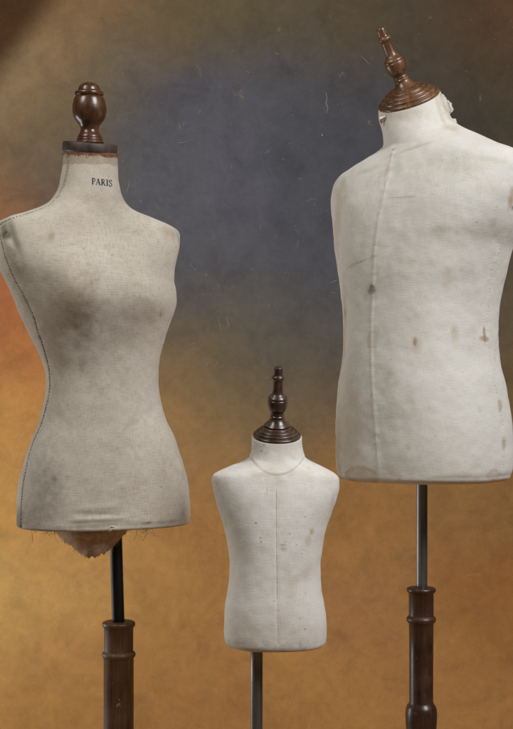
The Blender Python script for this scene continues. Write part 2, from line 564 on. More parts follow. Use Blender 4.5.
# ------------------------------------------------------------------ torso builder
def torso(name, mat, parent, D, xmid, yaw, Lc, Rc, ytop, ybot, table, tilt, bumps=(), stains=(), lump=0.0009,
          nring=330, seg=420, hem_round=0.010, folds=None):
    Lf, Rf = pchip([(y, x) for x, y in Lc]), pchip([(y, x) for x, y in Rc])
    dff, dbf, nf = (pchip([(t[0], t[i]) for t in table]) for i in (1, 2, 3))
    tf = pchip(tilt)
    psi = math.radians(yaw)
    ef = np.array([math.sin(psi), -math.cos(psi), 0.0])
    ex = np.array([math.cos(psi), math.sin(psi), 0.0])
    ez = np.array([0, 0, 1.0])
    th = np.linspace(0, 2 * math.pi, seg, endpoint=False)
    # rings from top (0) to bottom
    ys = np.linspace(ytop, ybot, nring)
    c0 = np.array([(xmid - CX) / F * D, D, 0.0])
    rings, info = [], []
    a, sh = 0.1, 0.0
    for yc in ys:
        zc = CAMZ - (yc - CY) / F * D
        df, db, nn = dff(yc), dbf(yc), nf(yc)
        ct, st_ = np.cos(th), np.sin(th)
        sx = np.sign(ct) * np.abs(ct) ** (2 / nn)
        sy = np.sign(st_) * np.abs(st_) ** (2 / nn)
        ph = math.radians(tf(yc))
        fwd = math.cos(ph) * ef - math.sin(ph) * ez
        for it in range(14):
            lx = a * sx
            ly = np.where(sy > 0, df * sy, db * sy)
            for (bx, by, amp, wx, wu, wd) in bumps:
                wv = wu if yc < by else wd
                ly = ly + np.where(sy > 0, sy ** 0.5, 0) * amp * np.exp(-((lx - bx) / wx) ** 2 - abs((yc - by) / wv) ** 2.0)
            p = c0 + sh * ex + np.outer(lx, ex) + np.outer(ly, fwd) + zc * ez
            u = CX + p[:, 0] / p[:, 1] * F
            v = CY - (p[:, 2] - CAMZ) / p[:, 1] * F
            il, ir = int(np.argmin(u)), int(np.argmax(u))
            tl, tr = Lf(v[il]), Rf(v[ir])
            el, er = tl - u[il], tr - u[ir]
            a = max(0.012, a + 0.6 * (er - el) / 2 / (F / D) / math.cos(psi))
            sh += 0.6 * (er + el) / 2 / (F / D) / math.cos(psi)
        rings.append(p)
        info.append((a, sh, zc))
    A = np.array(rings)
    # light smoothing along the height removes fitting jitter
    for _ in range(3):
        A[1:-1] = 0.25 * A[:-2] + 0.5 * A[1:-1] + 0.25 * A[2:]
    core = A.reshape(-1, 3)
    # normals for the lumpy displacement
    dth = np.roll(A, -1, 1) - np.roll(A, 1, 1)
    dz = np.gradient(A, axis=0)
    N = np.cross(dz, dth)
    N /= np.linalg.norm(N, axis=2, keepdims=True) + 1e-12
    cen = A.mean(1, keepdims=True)
    if ((A - cen) * N).sum() < 0:
        N = -N
    nz = np.array([noise.fractal(Vector(q) * 16.0, 1.0, 2.0, 3) for q in core]).reshape(nring, seg)
    nz2 = np.array([noise.noise(Vector((q[0] * 60, q[1] * 60, q[2] * 60))) for q in core]).reshape(nring, seg)
    fade = np.minimum(1, np.arange(nring)[:, None] / 12.0)
    A = A + N * ((nz * lump * 1.6 + nz2 * lump * 0.35) * fade)[:, :, None]
    if folds is not None:
        U = CX + A[:, :, 0] / A[:, :, 1] * F
        Vv = CY - (A[:, :, 2] - CAMZ) / A[:, :, 1] * F
        front = (N[:, :, 1] < 0.2)
        A = A + N * (folds(U, Vv) * front)[:, :, None]
    # hem: turned under, then the underside
    extra = []
    last = A[-1]
    cb = last.mean(0)
    for k in range(1, 9):
        t = k / 8 * math.pi / 2
        sc_ = 1 - (hem_round * (1 - math.cos(t))) / 0.11
        q = cb + (last - cb) * sc_
        q[:, 2] = last[:, 2] - hem_round * math.sin(t)
        extra.append(q)
    base = extra[-1]
    for k, (s_, dzz) in enumerate([(0.9, 0.0005), (0.75, 0.003), (0.4, 0.005), (0.1, 0.005)]):
        q = cb + (last - cb) * s_ * (1 - hem_round / 0.11)
        q[:, 2] = base[:, 2] + dzz
        extra.append(q)
    allr = np.concatenate([A, np.array(extra)], 0)
    nr = len(allr)
    verts = allr.reshape(-1, 3)
    faces = []
    for j in range(nr - 1):
        for i in range(seg):
            i2 = (i + 1) % seg
            faces.append((j * seg + i, j * seg + i2, (j + 1) * seg + i2, (j + 1) * seg + i))
    faces.append(tuple(range(seg))[::-1])
    faces.append(tuple((nr - 1) * seg + i for i in range(seg)))
    o = link_mesh(name, verts, faces, mat, parent)
    me = o.data
    # cloth uv in metres
    arc = np.linalg.norm(np.roll(allr, -1, 1) - allr, axis=2)
    per = arc.sum(1)
    uvl = me.uv_layers.new(name='cloth')
    lv = np.zeros(len(me.loops), np.int64)
    me.loops.foreach_get('vertex_index', lv)
    jj, ii = lv // seg, lv % seg
    ref = 0.9 * per[: nring].max()
    uu = ii / seg
    # loops of the closing column must not wrap
    ls = np.zeros(len(me.polygons), np.int64)
    me.polygons.foreach_get('loop_start', ls)
    nq = (nr - 1) * seg
    col_i = np.arange(nq) % seg
    wrap = np.where(col_i == seg - 1)[0]
    for off_ in (1, 2):
        uu[ls[wrap] + off_] = 1.0
    uv = np.stack([uu * ref, verts[lv, 2]], 1).astype(np.float32)
    uvl.data.foreach_set('uv', uv.ravel())
    # stains, anchored on the cloth at a surface point
    tan = np.zeros(len(verts))
    gri = np.zeros(len(verts))
    tree = BVHTree.FromPolygons([tuple(v) for v in verts], faces[:(nr - 1) * seg])
    nzs = np.array([noise.fractal(Vector(q) * 70.0, 1.0, 2.0, 4) for q in verts])

    def hit(x, y):
        d = px(x, y, 1.0) - Vector((0, 0, CAMZ))
        r = tree.ray_cast(Vector((0, 0, CAMZ)), d.normalized())
        return r
    for s in stains:
        kind, x, y, rx, ry, strength, soft = s[:7]
        h = hit(x, y)
        if h[0] is None:
            continue
        p, nrm = np.array(h[0]), np.array(h[1])
        tx = np.cross(ez, nrm)
        tx /= np.linalg.norm(tx)
        if len(s) > 7:
            r_ = math.radians(s[7])
        else:
            r_ = 0
        d = verts - p
        near = (np.abs(d).max(1) < 0.35) & (d @ nrm > -0.09)
        hx, hz = d @ tx, d[:, 2]
        q1 = hx * math.cos(r_) + hz * math.sin(r_)
        q2 = -hx * math.sin(r_) + hz * math.cos(r_)
        dist = np.sqrt((q1 / (rx * D / F)) ** 2 + (q2 / (ry * D / F)) ** 2) + (0.30 + 0.18 * soft) * nzs * min(1, soft * 2 + .3)
        val = (1 - smooth(1 - soft, 1 + soft, dist)) * strength
        if len(s) > 8 and s[8] == 'ring':
            val = val * (0.45 + 0.55 * smooth(0.55, 0.95, dist))
        val = np.where(near, val, 0)
        if kind == 't':
            tan = np.maximum(tan, val)
        else:
            gri = np.maximum(gri, val)
    for nm, arr in (('tan', tan), ('grime_shade', gri)):
        at = me.attributes.new(nm, 'FLOAT', 'POINT')
        at.data.foreach_set('value', arr.astype(np.float32))
    top_c = Vector(A[0].mean(0))
    ph = math.radians(tf(ytop))
    axis = Vector(math.cos(ph) * ez + math.sin(ph) * ef)
    return dict(obj=o, rings=A, normals=N, top=top_c, axis=axis, hit=hit, ex=Vector(ex), ef=Vector(ef), seg=seg,
                hem=allr[nring + 7], bottom=cb, info=info)


def stitched(T, name, path, mat, parent, pitch, length, r, off=0.0006, zig=0.0):
    """small thread stitches along points lying on the cloth; path = [(point, normal)]"""
    mb = MB()
    acc, k, jit_, ln = 0.0, 0, 1.0, length
    for (p0, n0), (p1, n1) in zip(path[:-1], path[1:]):
        seg = (Vector(p1) - Vector(p0))
        L = seg.length
        acc += L
        if acc >= pitch * jit_:
            acc = 0
            jit_ = random.uniform(.75, 1.3)
            ln = length * random.uniform(.7, 1.2)
            t = seg.normalized()
            n_ = Vector(n0).normalized()
            side = t.cross(n_)
            z = zig * (1 if k % 2 else -1)
            c = Vector(p0) + n_ * off
            a, b = c - t * ln / 2 + side * (z + random.uniform(-.0004, .0004)), c + t * ln / 2 + side * (-z * .2 + random.uniform(-.0003, .0003))
            mb.tube([a - n_ * r, a.lerp(b, .5) + n_ * r * .4, b - n_ * r], [r * .6, r, r * .6], 5)
            k += 1
    return mb.build(name, mat, parent)


def column_path(T, idx, j0=0, j1=None):
    j1 = j1 if j1 is not None else len(T['rings'])
    return [(Vector(T['rings'][j, idx]), Vector(T['normals'][j, idx])) for j in range(j0, j1)]


def surf_path(T, pts, n=200):
    f = pchip([(y, x) for x, y in pts])
    out = []
    for y in np.linspace(pts[0][1], pts[-1][1], n):
        h = T['hit'](f(y), y)
        if h[0] is not None:
            out.append((h[0], h[1] if h[1].y < 0.3 else h[1]))
    return out


def list_path(T, pts, step=0.7):
    out = []
    for a, b in zip(pts[:-1], pts[1:]):
        k = max(1, int(math.hypot(b[0] - a[0], b[1] - a[1]) / step))
        for t in np.linspace(0, 1, k, endpoint=False):
            h = T['hit'](a[0] + (b[0] - a[0]) * t, a[1] + (b[1] - a[1]) * t)
            if h[0] is not None:
                if out and (h[0] - out[-1][0]).length > 0.03:
                    continue
                out.append((h[0], h[1]))
    # soften the polyline
    P = np.array([p for p, n in out])
    for _ in range(6):
        P[1:-1] = .25 * P[:-2] + .5 * P[1:-1] + .25 * P[2:]
    return [(Vector(p), n) for p, (_, n) in zip(P, out)]


def press(T, path, amp, width, pucker=0.0, freq=150):
    from mathutils.kdtree import KDTree
    kd = KDTree(len(path))
    for i, (p, n) in enumerate(path):
        kd.insert(Vector(p), i)
    kd.balance()
    me = T['obj'].data
    root = T['obj'].parent.location
    for v in me.vertices:
        q = v.co + root
        p, i, d = kd.find(q)
        if d < width * 8:
            n = Vector(path[i][1])
            h = amp * math.exp(-(d / width) ** 2)
            if pucker:
                h += pucker * noise.noise(Vector((q.z * freq, i * .013, 2.2))) * math.exp(-(d / (width * 3.2)) ** 2)
            v.co += n * h
    me.update()


def ridge(name, path, mat, parent, r, lift=0.0):
    mb = MB()
    mb.tube([Vector(p) + Vector(n) * lift for p, n in path], r, 8)
    return mb.build(name, mat, parent)


def thing(name, label, cat, loc, group=None):
    o = bpy.data.objects.new(name, None)
    COL.objects.link(o)
    o.location = loc
    o['label'] = label
    o['category'] = cat
    if group:
        o['group'] = group
    return o


GROUP = 'vintage dress forms on stands'


def threads(name, starts, mat, parent, lmin, lmax, r=0.00035, into=None):
    mb = into if into is not None else MB()
    for p in starts:
        L = random.uniform(lmin, lmax)
        d = Vector((random.uniform(-.6, .6), random.uniform(-.5, .2), -1)).normalized()
        q, pts = Vector(p), []
        curl = random.uniform(-1.4, 1.4)
        for i in range(9):
            pts.append(q.copy())
            d = (d + Vector((curl * .25 + random.uniform(-.25, .25), random.uniform(-.2, .2), random.uniform(-.1, .1)))).normalized()
            q = q + d * L / 8
        mb.tube(pts, r, 4)
        if into is None:
            mb.build(name, mat, parent)
            mb = MB()


def flap(name, quad, mat, parent, bulge, n=10, thick=0.0012, ragged=0.0):
    """a small torn piece of cloth: quad corners in world space, bulged, with thickness"""
    a, b, c, d = [Vector(q) for q in quad]
    nrm = (b - a).cross(d - a).normalized()
    if nrm.y > 0:
        nrm = -nrm
    vf, vb = [], []
    for j in range(n + 1):
        for i in range(n + 1):
            u, v = i / n, j / n
            p = a.lerp(b, u).lerp(d.lerp(c, u), v)
            p += nrm * bulge * math.sin(math.pi * u) * math.sin(math.pi * (0.15 + .85 * v))
            p += nrm * ragged * noise.noise(p * 180)
            if ragged and (i in (0, n) or j == n):
                p += (b - a).normalized() * ragged * noise.noise(p * 260 + Vector((3, 1, 2))) + Vector((0, 0, ragged * noise.noise(p * 300)))
            vf.append(p)
            vb.append(p - nrm * thick)
    N = (n + 1) ** 2
    f = []
    for j in range(n):
        for i in range(n):
            q = j * (n + 1) + i
            f.append((q, q + 1, q + n + 2, q + n + 1))
            f.append((N + q, N + q + n + 1, N + q + n + 2, N + q + 1))
    rim = [i for i in range(n + 1)] + [j * (n + 1) + n for j in range(1, n + 1)] + [n * (n + 1) + i for i in range(n - 1, -1, -1)] + [j * (n + 1) for j in range(n - 1, 0, -1)]
    for k in range(len(rim)):
        p, q = rim[k], rim[(k + 1) % len(rim)]
        f.append((p, N + p, N + q, q))
    return link_mesh(name, vf + vb, f, mat, parent)


def pole(name, mat, parent, p0, p1, r):
    mb = MB()
    a, b = Vector(p0), Vector(p1)
    mb.tube([a.lerp(b, t) for t in np.linspace(0, 1, 12)], r, 32)
    o = mb.build(name, mat, parent)
    return o


# =================================================================== woman's form
DW = 2.40
S = DW / F
root_w = thing('dress_form', 'tall grey linen womans dress form marked PARIS with torn lining under its hem', 'dress form',
               (px(118.5, 622, DW).x, DW, ZF), GROUP)
LW = [(63.9, 151), (62.8, 165.3), (60.4, 177), (57.5, 188.7), (52.6, 197.5), (45.8, 204.3), (35, 209.2), (19.5, 214.5), (9.7, 217), (2, 220),
      (-2.5, 223.5), (-4.3, 230), (-4.4, 240), (-3.3, 254), (0, 269.6), (5.3, 281), (11.7, 295.6), (19.5, 315), (29.2, 334.6), (37, 350), (42.9, 363.8), (45.9, 377.5),
      (45.8, 391), (42.9, 404.7), (39.5, 420), (31.2, 439.5), (25.3, 457), (20.5, 474.6), (17.5, 492), (16.2, 507.7), (15.8, 521.4), (16.5, 531)]
RW = [(117.8, 151), (118.1, 167.3), (118.5, 179), (120.5, 190.7), (124.4, 200.4), (132.2, 209.2), (144.8, 215.6), (160.4, 221.9), (172, 226.7),
      (178, 230.6), (180.2, 236), (179.7, 247.2), (177, 259), (174.7, 270.6), (174.4, 281), (176.3, 291.7), (176.6, 301.4), (174, 312), (169.2, 324.8), (164.3, 340.4),
      (160.4, 356), (158.5, 371.6), (158.9, 387.2), (160.8, 400.9), (166.4, 420), (175, 437.5), (180.9, 455), (185.8, 472.6), (188.7, 490),
      (190, 503.8), (190.3, 515.5), (189.5, 521)]
TW = [(150, .049, .051, 2), (165, .050, .053, 2), (190, .056, .060, 2), (205, .060, .068, 2.1), (215, .064, .076, 2.3), (230, .074, .086, 2.6),
      (250, .088, .095, 2.6), (270, .096, .100, 2.4), (300, .098, .100, 2.3), (330, .094, .095, 2.2), (360, .087, .088, 2.15), (380, .085, .086, 2.1),
      (410, .091, .094, 2.1), (440, .103, .106, 2.15), (480, .113, .118, 2.25), (527, .116, .121, 2.3)]


def folds_w(U, V):
    f = 0.0022 * np.exp(-((V - (519.5 + (U - 95) * -.05)) / 2.6) ** 2) * smooth(60, 80, U) * (1 - smooth(112, 135, U))
    f -= 0.0016 * np.exp(-((V - (514.5 + (U - 95) * .03)) / 2.2) ** 2) * smooth(66, 84, U) * (1 - smooth(105, 120, U))
    f += 0.0012 * np.exp(-((V - (508 - (U - 90) * .09)) / 3.2) ** 2) * smooth(70, 90, U) * (1 - smooth(110, 125, U))
    # pressed hollow beside the armhole
    f -= 0.006 * np.exp(-(((U - 10) - (V - 235) * .30) / 5.0) ** 2 - ((V - 238) / 17.0) ** 2)
    # long diagonal crease over the belly
    f += 0.0007 * np.exp(-((V - (424 - (U - 130) * .8)) / 1.6) ** 2) * smooth(116, 122, U) * (1 - smooth(136, 143, U))
    return f


ST_W = [('g', 84, 310, 10, 20, .24, .95), ('g', 86, 325, 11, 40, .42, .95), ('g', 93, 350, 9, 60, .30, .95), ('g', 84, 310, 5, 13, .36, .8), ('g', 92, 365, 16, 60, .20, .95), ('g', 104, 345, 10, 30, .18, .95), ('t', 74, 300, 18, 26, .4, .9), ('g', 96, 340, 26, 36, .26, .95),  # left bust: real dirt, with part of the bust's shading painted in
        ('g', 160, 313, 5, 5, .14, .85), ('g', 160.5, 315, 2.4, 2.6, .5, .6), ('t', 154, 311, 12, 9, .22, .9),
        ('g', 5, 232, 4.5, 8, .85, .6, 30), ('g', 13, 252, 3, 6, .6, .7, 30), ('g', 14, 258, 9, 20, .35, .9, 25),
        ('g', 53, 477, 5, 7, .62, .7), ('g', 50, 486, 15, 28, .45, .9), ('g', 40, 465, 6, 14, .3, .9, -20), ('g', 40, 515, 16, 14, .36, .9),
        ('g', 18.5, 521, 16, 12, .75, .6), ('g', 17.5, 527, 20, 5, .8, .5), ('g', 80, 527, 50, 2, .5, .8, 3), ('g', 92, 520.5, 20, 1.6, .35, .7), ('g', 88, 515, 8, 1.5, .3, .7),
        ('t', 90, 157.5, 42, 6.6, .62, .10), ('t', 90, 153, 42, 4, .9, .4), ('t', 51, 236, 3, 4, .6, .7), ('t', 170, 232, 10, 6, .35, .8), ('g', 178, 236, 3, 6, .4, .8),
        ('g', 150, 523, 36, 1.6, .4, .7), ('g', 147, 523, 6, 1.5, .8, .5), ('g', 183, 508, 5, 10, .15, .9), ('t', 184, 517, 10, 6, .4, .9),
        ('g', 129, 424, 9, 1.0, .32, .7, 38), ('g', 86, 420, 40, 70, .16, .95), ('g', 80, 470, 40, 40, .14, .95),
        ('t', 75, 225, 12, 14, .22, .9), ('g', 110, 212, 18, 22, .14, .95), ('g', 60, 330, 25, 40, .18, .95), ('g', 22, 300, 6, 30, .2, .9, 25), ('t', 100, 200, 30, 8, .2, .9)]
SX = 0.072
TWm = torso('torso', linen_grey, root_w, DW, 90, 24, LW, RW, 151.5, 523.0, TW, [(100, 11), (151, 11), (178, 6), (205, 0), (600, 0)],
            bumps=[(-SX, 298, .029, .048, 36, 30), (SX, 298, .029, .048, 36, 30), (0, 296, .015, .050, 36, 30)], stains=ST_W, folds=folds_w, hem_round=0.005)  # ST_W holds stains and part of the left bust's shading
tw = TWm['obj']
segw = TWm['seg']
side = segw // 2
# side and shoulder seams: a turned edge and a row of dark stitches
SHW = [(68.2, 152.5), (67.3, 169), (63.4, 185), (56.5, 198.5), (48.7, 205.6), (35, 211), (19.5, 216), (10, 218.8), (2, 222.5), (-1.5, 226)]
ARW = [(-1.5, 226), (-.6, 232), (1.2, 241), (4, 253), (8.8, 266.7), (15, 280.7), (22.4, 292.7), (29.2, 307.3), (33.7, 317), (37.3, 330.7), (41.9, 343.4), (45.8, 356), (49.1, 371.6),
       (49.9, 385.3), (47.8, 399), (44.8, 410.6), (41.9, 422), (33, 441.4), (27.3, 461), (23, 482.4), (21, 503.8), (20.8, 529)]
for pts_ in (SHW, ARW):
    pth = list_path(TWm, pts_)
    press(TWm, pth, -0.0016, 0.0026, 0.0011)
    ridge('seam', [(p, n) for p, n in pth], seam_grey, tw, 0.0012, -0.0016)
    stitched(TWm, 'seam_stitching', pth, thread_dark, tw, 0.0044, 0.0032, 0.00058, off=0.0002)
pth = column_path(TWm, 0, 2)
ridge('seam', pth, seam_grey, tw, 0.0010, -0.0006)
pth = [(Vector(p), Vector(n)) for p, n in column_path(TWm, segw - 4, 3, 78)]
press(TWm, pth, -0.0010, 0.0022, 0.0006)
stitched(TWm, 'seam_stitching', pth, thread_dark, tw, 0.0044, 0.0032, 0.00058, off=0.0003)
pth = [(Vector(p), Vector(n)) for p, n in column_path(TWm, 5, 3, 78)]
stitched(TWm, 'seam_stitching', pth, thread_dark, tw, 0.0044, 0.0032, 0.00058, off=0.0003)

# stencilled word on the neck
def glyph_strokes():
    g = []
    def bar(pts, w0, w1=None):
        g.append((pts, w0, w1 if w1 else w0))
    TH, TN = .15, .055
    def serif(x, y, w=.15):
        bar([(x - w, y), (x + w, y)], .05)
    # P
    bar([(.18, 0), (.18, 1)], TH); serif(.18, .02); serif(.12, .98, .1)
    bar([(.18, .97), (.42, .97), (.56, .90), (.60, .75), (.56, .58), (.42, .50), (.18, .50)], .085)
    # A
    bar([(.80, 0), (1.14, 1)], TN); bar([(1.12, 1), (1.45, 0)], TH); bar([(.92, .34), (1.32, .34)], TN); serif(.80, .02, .11); serif(1.46, .02, .13)
    # R
    bar([(1.82, 0), (1.82, 1)], TH); serif(1.82, .02); serif(1.76, .98, .1)
    bar([(1.82, .97), (2.05, .97), (2.18, .90), (2.22, .76), (2.17, .60), (2.05, .53), (1.82, .53)], .085)
    bar([(2.02, .53), (2.36, 0)], .13); serif(2.40, .02, .08)
    # I
    bar([(2.74, 0), (2.74, 1)], TH); serif(2.74, .02, .16); serif(2.74, .98, .16)
    # S
    bar([(3.52, .74), (3.50, .90), (3.38, .99), (3.22, .97), (3.11, .87), (3.12, .70), (3.24, .58), (3.40, .48), (3.54, .36), (3.56, .20), (3.47, .06), (3.32, .0), (3.16, .04), (3.08, .14), (3.08, .28)], .095)
    return g


def letters(T, parent):
    mb = MB()
    x0, y0 = 91.6, 184.2
    sx, sy = 20.2 / 3.58, 6.3
    slope = 0.115
    for pts, w0, w1 in glyph_strokes():
        P = []
        for (a, b) in zip(pts[:-1], pts[1:]):
            for t in np.linspace(0, 1, 5)[:-1]:
                P.append((a[0] + (b[0] - a[0]) * t, a[1] + (b[1] - a[1]) * t))
        P.append(pts[-1])
        vs = []
        for i, p in enumerate(P):
            q0, q1 = P[max(i - 1, 0)], P[min(i + 1, len(P) - 1)]
            tx_, ty_ = (q1[0] - q0[0]), (q1[1] - q0[1]) * sy / sx
            L = math.hypot(tx_, ty_) or 1
            nx_, ny_ = -ty_ / L, tx_ / L
            for s_ in (-1, 1):
                gx = p[0] + s_ * nx_ * w0 / 2 * 1.3
                gy = p[1] + s_ * ny_ * w0 / 2 * sx / sy * 1.3
                X = x0 + gx * sx
                Y = y0 - gy * sy + gx * sx * slope
                h = T['hit'](X, Y)
                vs.append(h[0] + h[1] * 0.0004)
        n0 = len(vs)
        mb.add(vs, [(2 * i, 2 * i + 1, 2 * i + 3, 2 * i + 2) for i in range(len(P) - 1)])
    return mb.build('lettering', ink_m, parent)


letters(TWm, tw)
# rusty glue and frayed cloth edge under the cap
mb = MB()
R0 = TWm['rings']
for lay in range(2):
    vs, fs = [], []
    rows = 7
    for i in range(segw + 1):
        ii = i % segw
        low = 4.0 + 2.3 * noise.noise(Vector((ii * .05, 1.7 + lay, 0))) + 1.4 * noise.noise(Vector((ii * .23, 4, lay)))
        low = max(0.6, low)
        for r_ in range(rows):
            jf = low * r_ / (rows - 1)
            j = int(jf)
            p = Vector(R0[j, ii]).lerp(Vector(R0[j + 1, ii]), jf - j)
            n_ = Vector(TWm['normals'][j, ii])
            vs.append(p + n_ * (0.0007 * lay + 0.0006 * (1 - r_ / (rows - 1)) + 0.0005 * noise.noise(p * 300) + .0002))
    for i in range(segw):
        for r_ in range(rows - 1):
            q = i * rows + r_
            fs.append((q, q + 1, q + rows + 1, q + rows))
    if lay == 0:
        gb = MB()
        gb.add(vs, fs)
        threads('frayed_edge', [Vector(R0[3, random.randrange(segw)]) for _ in range(60)], None, None, .003, .008, .0003, into=gb)
        gb.build('glue_band', glue_m, tw)
# frayed hem threads
hem = TWm['hem']
front_i = [i for i in range(segw) if TWm['normals'][-1, i, 1] < -0.1]
st_pts = []
for x_ in [31, 33, 46, 48, 50, 128, 131, 138, 140, 143, 145, 147, 149, 151, 136, 54, 146, 148]:
    bi = min(front_i, key=lambda i: abs(CX + hem[i, 0] / hem[i, 1] * F - x_))
    st_pts.append(Vector(hem[bi]) + Vector((0, .002, .001)))
threads('loose_thread', st_pts, thread_tan, tw, .006, .026, .00036)
# white torn thread on the hem edge
bi = min(front_i, key=lambda i: abs(CX + hem[i, 0] / hem[i, 1] * F - 112))
p = Vector(TWm['rings'][-1, bi]) + Vector((0, -.002, 0))
mb = MB()
mb.tube([p + Vector((dx * S, 0, dy * S)) for dx, dy in [(-3, -3), (-2.6, 1), (0, 2.5), (3, 2), (5, .5), (5.6, -1)]], .0009, 6)
mb.tube([p + Vector((dx * S, -.001, dy * S)) for dx, dy in [(-1.5, -3), (-1, -1), (1.5, .2), (3.4, -.8)]], .0007, 6)
mb.build('torn_thread', thread_pale, tw)

# torn lining sagging below the hem
def lining():
    low = pchip([(50, 529), (56, 534), (64, 541), (70, 545.5), (76, 550.6), (82, 554.5), (88, 557), (94, 556.5), (100, 555), (106, 552), (112, 548.6), (117, 542), (122, 537), (128, 530), (134, 524)])
    n, m = 110, 26
    cb = TWm['bottom']
    vf, vb = [], []
    for i in range(n + 1):
        u = i / n
        X = 49 + 85 * u
        yb = low(X) + 2.2 * noise.noise(Vector((X * .33, 0, 0))) + 1.0 * noise.noise(Vector((X * 1.1, 5, 0)))
        for j in range(m + 1):
            v = j / m
            y = 521 + (yb - 521) * v
            vv = (y - 521) / max(3.0, low(X) - 521)
            depth = DW - 0.075 * math.sin(math.pi * (0.12 + .76 * u)) - 0.014 * math.sin(math.pi * vv * .9) + 0.03 * vv * vv
            q = px(X, y, depth)
            wr = 0.007 * noise.noise(Vector((X * .045 + y * .03, y * .08, 1))) + 0.0022 * noise.noise(Vector(((X + y * 1.6) * .055, (y - X * .3) * .05, 4))) * v + 0.0003 * noise.noise(Vector((X * .3, y * .3, 2)))
            wr += 0.0045 * math.sin((X - 60) * .13 + (y - 525) * .20 + 1.5 * noise.noise(Vector((X * .05, y * .07, 8)))) * min(1, vv * 1.5)
            q.y += wr
            vf.append(q)
            vb.append(q + Vector((0, .0014, 0)))
    N = len(vf)
    f = []
    for i in range(n):
        for j in range(m):
            q = i * (m + 1) + j
            f.append((q, q + 1, q + m + 2, q + m + 1))
            f.append((N + q, N + q + m + 1, N + q + m + 2, N + q + 1))
    for i in range(n):
        q = i * (m + 1) + m
        f.append((q, N + q, N + q + m + 1, q + m + 1))
        q = i * (m + 1)
        f.append((q, q + m + 1, N + q + m + 1, N + q))
    mb = MB()
    mb.add(vf + vb, f)
    threads('frayed_edge', [vf[i * (m + 1) + m] for i in range(2, n, 2)], None, None, .002, .006, .0003, into=mb)
    return mb.build('torn_lining', lining_m, root_w)


lining()
# cap, knob, pole, post
disc_prof = [(0.5, -1), (26.2, -1), (27.0, 0), (27.3, 1.2), (27.3, 7.6), (26.6, 8.8), (25.5, 9.3), (14.0, 9.6), (0.5, 9.6)]
sc = lambda pr, s=S: [(r * s, h * s) for r, h in pr]
lathe('neck_cap', sc(disc_prof), wood_disc, root_w, TWm['top'] + Vector((-1.2 * S, 0, -0.8 * S)), TWm['axis'], wob=.004)
knob_prof = [(13.2, 9.4), (14.0, 9.8), (14.0, 10.8), (13.4, 11.6), (12.6, 12.2), (12.9, 13.2), (12.7, 14.2), (11.9, 14.8), (12.1, 15.8), (11.8, 17), (11, 18.4), (9.9, 20), (9.2, 21.6),
             (8.9, 23.2), (9.0, 25), (9.9, 27.4), (11.6, 29.6), (14.0, 32.6), (15.8, 36), (16.8, 40.2), (17.0, 43.6), (16.7, 47.6), (16.0, 51), (15.2, 53.6), (14.4, 55.6), (13.2, 56.4), (12.9, 57),
             (13.9, 57.4), (14.2, 58.4), (14.2, 60), (13.7, 61.2), (12.4, 61.9), (11.2, 62.2), (10.9, 62.8), (10.7, 64), (10, 66), (8.6, 67.9), (6.4, 69.4), (3.6, 70.3), (0.4, 70.6)]
lathe('finial', rounded(sc([(r, h * .985 - .9) for r, h in knob_prof])), wood_knob, root_w, TWm['top'] + Vector((-1.0 * S, 0, -.6 * S)), (0.0, -0.10, 1), wob=.003)
pt, pb = px(115.3, 520, DW), px(118.4, 628, DW)
pole('pole', metal_black, root_w, pt, pb, 6.2 * S)
post_prof = [(7, 0), (14.8, 0), (16.2, .8), (16.6, 2.2), (16.4, 4), (15.2, 5.4), (14.6, 6.4), (14.6, 29.5), (15.6, 30.3), (16.7, 31.6), (16.9, 33), (16.5, 34.6), (15.6, 35.8), (15.0, 36.6), (15.0, 120),
             (15.3, 200), (15.6, 330), (17.5, 334), (18.5, 340), (17.5, 346), (16, 350), (19, 372), (25, 392), (26.5, 402), (24, 410), (20, 414)]
# reaches the floor: total height in px-units
zt = px(118.5, 621.5, DW).z


def post(prof, zt, s, mat, parent, x, y, foot_r):
    H = (zt - ZF) / s
    k = [(r, -h) for r, h in prof]
    hl = prof[-1][1]
    k += [(14, -(hl + 6)), (14, -(H - 26)), (foot_r * .45, -(H - 22)), (foot_r * .8, -(H - 16)), (foot_r, -(H - 9)), (foot_r, -H + 1), (foot_r * .98, -H)]
    k = [(r * s, h * s) for r, h in k][::-1]
    k = [(0.002, k[0][1])] + k
    return lathe('stand_post', k, mat, parent, (x, y, zt), (0, 0, 1), wob=.003)


post(post_prof, zt, S, wood_post_grey, root_w, px(118.6, 622, DW).x, DW, 95)
mb = MB()
for q in range(7):
    x_, y_ = 120 + random.uniform(-1.5, 2.5), 701 + random.uniform(-4, 7)
    pz = px(x_, y_, DW)
    cx_ = px(118.6, 622, DW).x
    rr = 15.05 * S
    dx = pz.x - cx_
    yy = DW - math.sqrt(max(1e-6, rr * rr - dx * dx))
    mb.tube([Vector((pz.x, yy, pz.z)), Vector((pz.x + random.uniform(-.6, .6) * S, yy, pz.z + random.uniform(.8, 2.4) * S))], random.uniform(.0003, .0006), 5)
mb.build('paint_fleck', seam_cream, root_w)

